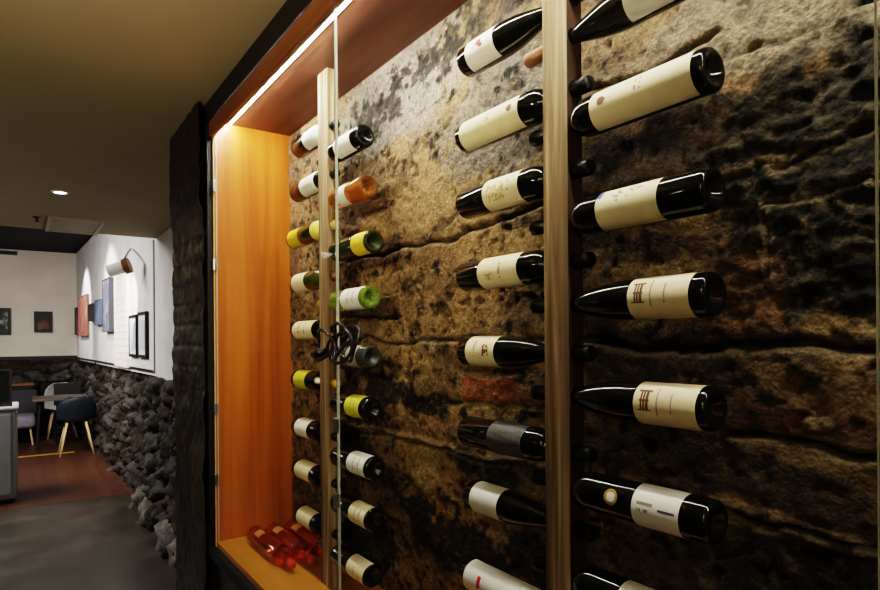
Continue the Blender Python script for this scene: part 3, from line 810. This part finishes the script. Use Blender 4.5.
on_post(P1, 1, (293, 378), ((293, 378), (304, 379), 'lime', 'plain', *A), 'dark bottle with lime label and round white sticker, left of farther post', g1l, base_x=XB1L, cap='yellow',
        marks=[('round_sticker', (315, 380), .014, 'white', 'medal', ['grey'])])
on_post(P1, 1, (293.8, 424), ((294, 424), (306, 426), 'white', 'plain', *A), 'dark bottle with bright white label, third from bottom left of farther post', g1l, base_x=XB1L)
on_post(P1, 1, (293.7, 464.5), ((294, 464.5), (308, 471), 'warm', 'plain', *A), 'dark bottle with cream label, second from bottom left of farther post', g1l, base_x=XB1L)
on_post(P1, 1, (296.5, 510), ((296, 510), (309, 515), 'warm', 'plain', *A), 'dark bottle with cream label, lowest left of farther post above the red bottles', g1l, base_x=-1.935)
make_post(*P1, holes1, 'pale weathered timber post bored for bottles, farther one near the orange side panel', M_post)
make_post(*P2, holes2, 'weathered timber post bored for bottles, nearer one at the middle of the photo', M_postside)

# red bottles lying on the niche floor
for (xb, yb, lab) in ((-2.225, .708, 'red rose bottle lying on the niche floor, frontmost of three'),
                      (-2.225, .775, 'red rose bottle lying on the niche floor, middle of three'),
                      (-2.215, .842, 'red rose bottle lying on the niche floor, rearmost against the stone')):
    make_bottle((xb, yb, ZB+R+.0008), 1, lab, 'red bottles on the niche floor', 'bord', 'red', 'red', (.075, .125, 'tan', 'plain', 40, 95), be=.26, ns=.32, L=.39, cap_len=.03)

# ------------------------------------------------------------------ cable lock hung on the glass doors
def cable():
    root = empty('cable_lock', (XJ1, YF-.03, onY(343, 345, YF).z), 'coil of black cable lock hanging at the joint of the glass doors', 'cable lock')
    o = root.location
    bm = bmesh.new()
    for k, (du, dv, a, b, tilt, yy) in enumerate(((345, 344, .050, .036, .35, -.004), (340, 347, .056, .022, .45, -.018), (348, 343, .040, .042, .1, -.030), (335, 345, .040, .030, .55, -.042))):
        c = onY(du, dv, YF-.03)-o
        pts = []
        for i in range(30):
            t = 2*math.pi*i/30
            x, z = a*math.cos(t), b*math.sin(t)
            pts.append((c.x+x*math.cos(tilt)-z*math.sin(tilt), yy+.012+.008*math.sin(t*2+k), c.z+x*math.sin(tilt)+z*math.cos(tilt)))
        add_tube(bm, pts, .0036, 8, True)
    bm_obj('coiled_cable', bm, mat('black_cable_sheath', srgb(40, 40, 44), .2), root, True)
    p = onY(327, 354, YF-.03)-o; q = onY(336, 352, YF-.03)-o
    bm = bmesh.new(); add_tube(bm, [(p.x, -.03, p.z), ((p.x+q.x)/2, -.032, (p.z+q.z)/2), (q.x, -.03, q.z)], .010, 12)
    bm_obj('lock_barrel', bm, mat('black_lock_plastic', srgb(12, 12, 13), .4), root, True)
    a = onY(345, 332, YF-.03)-o; b = onY(351, 318, YF-.03)-o
cable()

# ------------------------------------------------------------------ ceiling fittings
c = onZ(60, 192, ZC); dl = empty('downlight', (c.x, c.y, ZC), 'small round recessed downlight glowing bluish white in low ceiling', 'downlight')
bm = bmesh.new(); add_lathe(bm, [(-.001, .032), (-.006, .034), (-.007, .043), (-.002, .047), (0, .047)], 'Z', 32); bm_obj('rim', bm, M_white, dl, True)
bm = bmesh.new(); add_lathe(bm, [(-.002, .0325), (-.004, .02), (-.0045, 0)], 'Z', 32); bm_obj('lens', bm, emit('downlight_lens', (.55, .75, 1, 1), 14), dl, True)
vt = empty('ceiling_vent', (-5.40, .36, ZC), 'rectangular air vent panel fixed under the low ceiling edge', 'vent')
vx0, vx1, vy0, vy1 = -.33, .30, -.19, .17
box('face_plate', (vx0+.02, vy0+.02, -.008), (vx1-.02, vy1-.02, -.002), M_vent, vt)
bm = bmesh.new()
add_box(bm, (vx0, vy0, -.016), (vx1, vy0+.025, 0)); add_box(bm, (vx0, vy1-.025, -.016), (vx1, vy1, 0))
add_box(bm, (vx0, vy0+.025, -.016), (vx0+.025, vy1-.025, 0)); add_box(bm, (vx1-.025, vy0+.025, -.016), (vx1, vy1-.025, 0))
bm_obj('frame', bm, mat('vent_frame_paint', srgb(176, 168, 150), .6), vt)
c = onZ(37, 217, ZC); sp = empty('ceiling_sprinkler', (c.x, c.y, ZC), 'small dark sprinkler head under the ceiling by the vent', 'sprinkler')
bm = bmesh.new(); add_lathe(bm, [(0, .028), (-.006, .026), (-.008, .010), (-.030, .008), (-.034, .018), (-.036, 0)], 'Z', 16); bm_obj('head', bm, mat('dull_sprinkler_metal', srgb(70, 62, 52), .5, .6), sp, True)
# rail at the top of the far wall
a, b = onX(-40, 252, XFAR), onX(17, 253.5, XFAR)
box('track_rail', (XFAR+.002, a.y, b.z-.03), (XFAR+.05, b.y, b.z+.03), M_black)
tag(bpy.data.objects['track_rail'], 'thin black rail high on the far cream wall', 'rail')

# ------------------------------------------------------------------ pictures
def picture(u0, u1, v0, v1, wall, name, label, group, frame_m, art_m, depth=.03, fw=.02, mat_m=None, matw=.05):
    um, vm = (u0+u1)/2, (v0+v1)/2
    if wall == 'far':
        p0, p1 = onX(u0, vm, XFAR), onX(u1, vm, XFAR); w = abs(p1.y-p0.y)
        zc, hh = onX(um, vm, XFAR).z, onX(um, v0, XFAR).z-onX(um, v1, XFAR).z
        loc = Vector((XFAR, (p0.y+p1.y)/2, zc)); M = Matrix.Rotation(math.pi/2, 4, 'Z')
    else:
        p0, p1 = onWall(u0, vm), onWall(u1, vm); w = (p1-p0).length
        c_ = onWall(um, vm); zc, hh = c_.z, onWall(um, v0).z-onWall(um, v1).z
        loc = Vector(((p0.x+p1.x)/2, (p0.y+p1.y)/2, zc)); M = Matrix.Rotation(ang+math.pi, 4, 'Z')
    root = empty(name, loc, label, 'picture', group); root.rotation_euler = M.to_euler()
    w2, h2 = w/2, hh/2
    bm = bmesh.new()      # local: x along the wall, -y out of it
    add_box(bm, (-w2, -depth, -h2), (w2, -.002, -h2+fw)); add_box(bm, (-w2, -depth, h2-fw), (w2, -.002, h2))
    add_box(bm, (-w2, -depth, -h2+fw), (-w2+fw, -.002, h2-fw)); add_box(bm, (w2-fw, -depth, -h2+fw), (w2, -.002, h2-fw))
    bm_obj('frame', bm, frame_m, root)
    box('artwork', (-w2+fw, -depth*.8, -h2+fw), (w2-fw, -.002, h2-fw), art_m, root)
    if mat_m:
        iw, ih = w2-fw-matw, h2-fw-matw
        box('printed_sheet', (-iw, -depth*.8-.004, -ih), (iw, -depth*.8, ih), mat_m, root)
def art_mat(name, cols, sc=4): return add_noise(mat(name, rough=.6), cols, (1, 1, 1), sc, 4, tuple(np.linspace(.36, .66, len(cols))))
gp = 'pictures on the white right-hand wall'
picture(34, 52.5, 311.5, 332.5, 'far', 'framed_picture', 'black framed picture with brownish figure shape on far cream wall', 'pictures on the far cream wall', M_black, art_mat('art_dark', [srgb(20,18,18), srgb(40,30,26), srgb(120,80,62)], 3), fw=.05)
picture(-10, 11, 308, 335, 'far', 'framed_picture', 'dark picture with coloured specks on far wall at left photo edge', 'pictures on the far cream wall', M_black, art_mat('art_specks', [srgb(20,24,24), srgb(40,60,58), srgb(170,170,160)], 9), fw=.04)
picture(75.5, 79.5, 308, 334, 'right', 'canvas_picture', 'dark maroon canvas nearest the far corner on right wall', gp, mat('canvas_edge_maroon', srgb(80,40,40), .7), art_mat('art_maroon', [srgb(90,40,40), srgb(60,30,34)]), .04, .005)
picture(81, 89.5, 296, 336, 'right', 'canvas_picture', 'reddish pink canvas on right wall, second from the far corner', gp, mat('canvas_edge_pink', srgb(150,100,90), .7), art_mat('art_pink', [srgb(170,100,88), srgb(130,72,66), srgb(190,140,120)]), .035, .005)
picture(92, 96.5, 304, 321, 'right', 'canvas_picture', 'small dark canvas between pink and blue canvases on right wall', gp, mat('canvas_edge_dark', srgb(44,38,38), .7), art_mat('art_small', [srgb(50,40,40), srgb(80,66,60)]), .05, .005)
picture(98.5, 104, 300, 325, 'right', 'canvas_picture', 'blue canvas on right wall, right of the small dark one', gp, mat('canvas_edge_blue', srgb(70,82,108), .7), art_mat('art_blue', [srgb(80,98,128), srgb(120,132,156)]), .05, .005)
picture(107.5, 114.5, 279, 332, 'right', 'canvas_picture', 'tall grey blue canvas beside the bright whitewashed brick strip', gp, mat('canvas_edge_grey', srgb(70,72,84), .7), art_mat('art_greyblue', [srgb(120,124,140), srgb(84,90,112), srgb(176,170,168)]), .06, .005)
M_mat = mat('white_picture_mount', srgb(214, 216, 222), .7)
picture(131.7, 139.3, 315, 357, 'right', 'framed_print', 'black framed pale print on right wall, left one of the pair', gp, M_black, M_mat, .03, .03, mat('print_left', srgb(190, 196, 208), .7))
picture(140.7, 149, 312, 358, 'right', 'framed_print', 'black framed pale print on right wall, right one of the pair', gp, M_black, M_mat, .03, .03, mat('print_right', srgb(190, 196, 208), .7))

# wall lamp: white cylinder spotlight with bronze rim on a thin arm
pw = onWall(125, 262); arm = onWall(131, 248)
c0 = onWall(125.0, 266.5, .16); c1 = onWall(115, 273.5, .13)
wl = empty('wall_spotlight', (pw.x, pw.y, c0.z), 'white cylinder wall spotlight with bronze end above the bright brick strip', 'wall lamp')
o = wl.location; d = Vector((-.10, -.24, -.085)).normalized()*.15
bm = bmesh.new(); add_tube(bm, [c0-o, c0-o+d], .058, 24); bm_obj('lamp_body', bm, M_white, wl)
bm = bmesh.new(); add_tube(bm, [c0-o-d*.30, c0-o+d*.06], .072, 24); bm_obj('rear_cap', bm, M_bronze, wl)
bm = bmesh.new(); e = onWall(131, 249, .02)-o; add_tube(bm, [c0-o+Vector((0, .0, .08)), (c0-o+e)*.5+Vector((0, 0, .05)), e], .010, 8); bm_obj('arm', bm, mat('grey_arm', srgb(150, 150, 152), .5), wl)

# ------------------------------------------------------------------ furniture in the far room
M_teal = mat('dark_teal_shell', srgb(28, 38, 48), .6)
M_leg = mat('pale_wooden_leg', srgb(206, 178, 132), .5)
M_darkmetal = mat('dark_metal_leg', srgb(60, 58, 58), .4, .6)
M_tabletop = mat('dark_grey_tabletop', srgb(92, 84, 78), .4)
M_fab = add_noise(mat('lilac_grey_fabric', rough=.9), [srgb(112,108,124), srgb(138,132,148)], (1,1,1), 30, 3)
M_fabdark = mat('dark_grey_fabric', srgb(62, 60, 68), .9)
def shell_chair(loc, rz, label, shell_m, leg_m, height=.80, group='chairs round the far table'):
    root = empty('dining_chair', loc, label, 'chair', group); root.rotation_euler = (0, 0, rz)
    # local +x is the way the chair faces
    bm = bmesh.new(); nu, nv = 14, 12; V = []
    for i in range(nu+1):
        t = i/nu
        if t < .5: a = t/.5; x, z = .21-.38*a, .455-.02*math.sin(a*math.pi)
        else:
            a = (t-.5)/.5; x, z = -.17-.07*a-.05*math.sin(a*math.pi/2), .455+(height-.455)*a
        wd = .235*(1-.10*(t < .2))*(1 if t < .75 else math.sqrt(max(.02, 1-((t-.75)/.27)**2)))
        row = []
        for j in range(nv+1):
            b = j/nv*2-1
            row.append(bm.verts.new((x+(.07*b*b if t > .45 else .02*b*b), b*wd, z+.045*b*b*(1 if t < .55 else .2))))
        V.append(row)
    for i in range(nu):
        for j in range(nv): bm.faces.new((V[i][j], V[i+1][j], V[i+1][j+1], V[i][j+1]))
    o = bm_obj('seat_shell', bm, shell_m, root, True); s = o.modifiers.new('s', 'SOLIDIFY'); s.thickness = .018
    for sx in (1, -1):
        for sy in (1, -1):
            bm = bmesh.new(); add_tube(bm, [(sx*.11-.02, sy*.11, .445), (sx*.20-.02, sy*.20, .0)], [.017, .011], 10); bm_obj('leg', bm, leg_m, root, True)
    bm = bmesh.new()
    add_tube(bm, [(.12, .13, .30), (-.16, -.13, .30)], .006, 6); add_tube(bm, [(.12, -.13, .30), (-.16, .13, .30)], .006, 6); bm_obj('brace', bm, M_darkmetal, root)
shell_chair((-9.72, .63, 0), math.pi, 'dark teal shell chair with pale splayed wooden legs, back to the camera', M_teal, M_leg)
shell_chair((-11.55, .55, 0), 0.0, 'pale rounded chair back showing beyond the far table', mat('pale_grey_shell', srgb(150, 150, 150), .6), M_leg, .87)
tb = empty('dining_table', (-10.42, .46, 0), 'dark grey topped table on thin metal legs by the far stone dado', 'table')
box('tabletop', (-.36, -.32, .715), (.36, .36, .745), M_tabletop, tb, .006)
for sx in (-1, 1):
    for sy in (-1, 1):
        bm = bmesh.new(); add_tube(bm, [(sx*.27, sy*.28+.05, .715), (sx*.30, sy*.32+.05, 0)], [.014, .011], 8); bm_obj('leg', bm, M_darkmetal, tb)
# black square-backed chair at the wall end of the table
ch = empty('dining_chair', (-11.15, .60, 0), 'black square-backed chair behind the right end of far table', 'chair', 'chairs round the far table')
ch.location = (-11.0, .62, 0)
o_ = ch
box('seat', (-.20, -.2, .43), (.20, .2, .47), M_black, ch, .01)
box('backrest', (-.21, -.19, .55), (-.18, .19, .90), M_black, ch, .01)
for sx in (-1, 1):
    for sy in (-1, 1):
        bm = bmesh.new(); add_tube(bm, [(sx*.17, sy*.17, .43), (sx*.18, sy*.18, 0)], .013, 8); bm_obj('leg', bm, M_black, ch)
for sy in (-1, 1):
    bm = bmesh.new(); add_tube(bm, [(-.19, sy*.15, .45), (-.195, sy*.15, .60)], .011, 8); bm_obj('back_support', bm, M_black, ch)
# low lounge chair
lc = empty('lounge_chair', (-11.15, .0, 0), 'low lilac grey lounge chair with dark back, left of the far table', 'armchair')
bm = bmesh.new(); add_box(bm, (-.28, -.27, .26), (.30, .19, .44)); o = bm_obj('seat', bm, M_fab, lc, True, .06); o.modifiers['bevel'].segments = 4
bm = bmesh.new(); add_box(bm, (-.36, -.20, .40), (-.24, .22, .80)); o = bm_obj('backrest', bm, M_fabdark, lc, True, .03)
for sx in (-1, 1):
    for sy in (-1, 1):
        bm = bmesh.new(); add_tube(bm, [(sx*.20, sy*.16-.04, .27), (sx*.23, sy*.19-.04, 0)], [.018, .012], 8); bm_obj('leg', bm, M_leg, lc)
# dark low cabinet with a timber top against the far wall
a = onX(12, 383, XFAR+.3); b = onX(34, 383, XFAR+.3)
sb = empty('sideboard', (XFAR+.36, (a.y+b.y)/2-.1, 0), 'dark low sideboard with brown timber top against far stone wall', 'cabinet')
w2 = (b.y-a.y)/2+.10
box('carcass', (-.15, -w2+.02, 0), (.13, w2-.02, .86), mat('black_cabinet', srgb(20, 17, 15), .7), sb, .004)
box('timber_top', (-.16, -w2, .86), (.15, w2, .90), mat('brown_timber_top', srgb(112, 74, 48), .5), sb, .004)
# light grey service cabinet with a dark glass screen standing on it
p = onZ(18, 503, 0)
gc = empty('service_cabinet', (p.x, p.y, 0), 'light grey rounded cabinet at the left edge of the photo', 'cabinet')
M_grey = mat('light_grey_laminate', srgb(150, 154, 158), .45)
o = box('carcass', (-.55, -.75, .04), (0, -.0, .90), M_grey, gc, .03); o.modifiers['bevel'].segments = 4
o = box('worktop', (-.57, -.77, .895), (.015, .012, .93), mat('pale_worktop', srgb(176, 180, 184), .4), gc, .012)
box('plinth', (-.52, -.72, 0), (-.03, -.03, .045), M_black, gc)
box('door', (-.002, -.70, .09), (.014, -.05, .86), M_grey, gc, .006)
gs = empty('glass_screen', (p.x-.08, p.y-.04, .93), 'dark framed glass screen standing on the light grey cabinet', 'screen')
ht = .36
bm = bmesh.new()
add_box(bm, (-.01, -.70, 0), (.01, .0, .02)); add_box(bm, (-.01, -.70, ht-.02), (.01, 0, ht)); add_box(bm, (-.01, -.022, .02), (.01, 0, ht-.02)); add_box(bm, (-.01, -.70, .02), (.01, -.678, ht-.02))
bm_obj('frame', bm, mat('dark_grey_frame', srgb(54, 56, 56), .4), gs)
box('pane', (-.004, -.678, .02), (.004, -.022, ht-.02), mat('smoked_glass', srgb(60, 64, 62), .08, 0, Transmission_Weight=.6), gs)

# ------------------------------------------------------------------ lights
def area(name, loc, size, power, col, target=None, sy=None):
    l = bpy.data.lights.new(name, 'AREA'); l.energy = power; l.color = col; l.size = size
    if sy: l.shape = 'RECTANGLE'; l.size_y = sy
    o = bpy.data.objects.new(name, l); C.objects.link(o); o.location = loc
    if target is not None: o.rotation_euler = (Vector(target)-Vector(loc)).to_track_quat('-Z', 'Y').to_euler()
    return o
def spot(name, loc, target, power, col, ang_, blend=.6, rad=.03):
    l = bpy.data.lights.new(name, 'SPOT'); l.energy = power; l.color = col; l.spot_size = math.radians(ang_); l.spot_blend = blend; l.shadow_soft_size = rad
    o = bpy.data.objects.new(name, l); C.objects.link(o); o.location = loc
    o.rotation_euler = (Vector(target)-Vector(loc)).to_track_quat('-Z', 'Y').to_euler(); return o
def point(name, loc, power, col, rad=.08):
    l = bpy.data.lights.new(name, 'POINT'); l.energy = power; l.color = col; l.shadow_soft_size = rad
    o = bpy.data.objects.new(name, l); C.objects.link(o); o.location = loc; return o
area('far_room_light', (-7.7, -1.2, 3.03), 1.8, 170, (1, .95, .88), (-8.3, -.8, 0), 1.8)
spot('wall_washer', (-10.4, .10, 2.95), (-10.7, .84, 1.9), 110, (1, .98, .95), 70)
spot('wall_washer', (-8.2, .10, 2.95), (-8.3, .9, 1.9), 80, (1, .98, .95), 80)
area('mid_wall_light', (-6.3, -1.6, 2.9), .8, 30, (1, .97, .94), (-6.6, 1.0, 1.9))
lc_ = c0+d*1.05
spot('wall_lamp_beam', lc_+Vector((0, -.06, 0)), onWall(122, 330), 70, (1, .93, .86), 75)
spot('downlight_beam', (dl.location.x, dl.location.y, ZC-.02), (dl.location.x, dl.location.y, 0), 32, (.86, .93, 1), 95, .8)
spot('ceiling_fill_spot', (-.75, -.55, 1.95), (-1.75, .42, ZC), 52, (1, .83, .55), 130, 1.0, .08)  # unseen spot added to put a warm glow on the low ceiling
point('warm_front_fill', (.25, -.35, 2.10), 6.5, (1, .80, .48), .15)  # unseen point light added as warm front fill for posts and labels
spot('corridor_fill_spot', (-4.2, -1.6, 1.5), (-4.1, -.6, ZC), 14, (1, .93, .82), 130, 1.0, .08)  # added out-of-view spot, brightens the low ceiling towards the vent
point('room_fill', (1.4, -2.0, 2.0), 10, (1, .90, .76), .2)  # added fill behind the camera, lifts the general brightness

w = bpy.data.worlds.new('world'); bpy.context.scene.world = w; w.use_nodes = True
w.node_tree.nodes['Background'].inputs['Color'].default_value = (.6, .55, .5, 1); w.node_tree.nodes['Background'].inputs['Strength'].default_value = .02

# ------------------------------------------------------------------ camera
cam = bpy.data.cameras.new('camera'); co = bpy.data.objects.new('camera', cam); C.objects.link(co)
cam.sensor_width = 36; cam.sensor_fit = 'HORIZONTAL'; cam.lens = F/880*36; cam.shift_y = (CY-295)/880; cam.clip_start = .02
R0, U0, B0 = Vector((rx, ry, 0)), Vector((0, 0, 1)), Vector((-fx, -fy, 0))
cr, sr = math.cos(RO), math.sin(RO)
cR, cU = R0*cr-U0*sr, R0*sr+U0*cr
co.matrix_world = Matrix(((cR.x, cU.x, B0.x, 0), (cR.y, cU.y, B0.y, 0), (cR.z, cU.z, B0.z, H), (0, 0, 0, 1)))
sc = bpy.context.scene; sc.camera = co
sc.view_settings.view_transform = 'Filmic'; sc.view_settings.look = 'High Contrast'; sc.view_settings.exposure = 0.55
sc.cycles.use_denoising = True
sc.cycles.max_bounces = 8; sc.cycles.transparent_max_bounces = 12
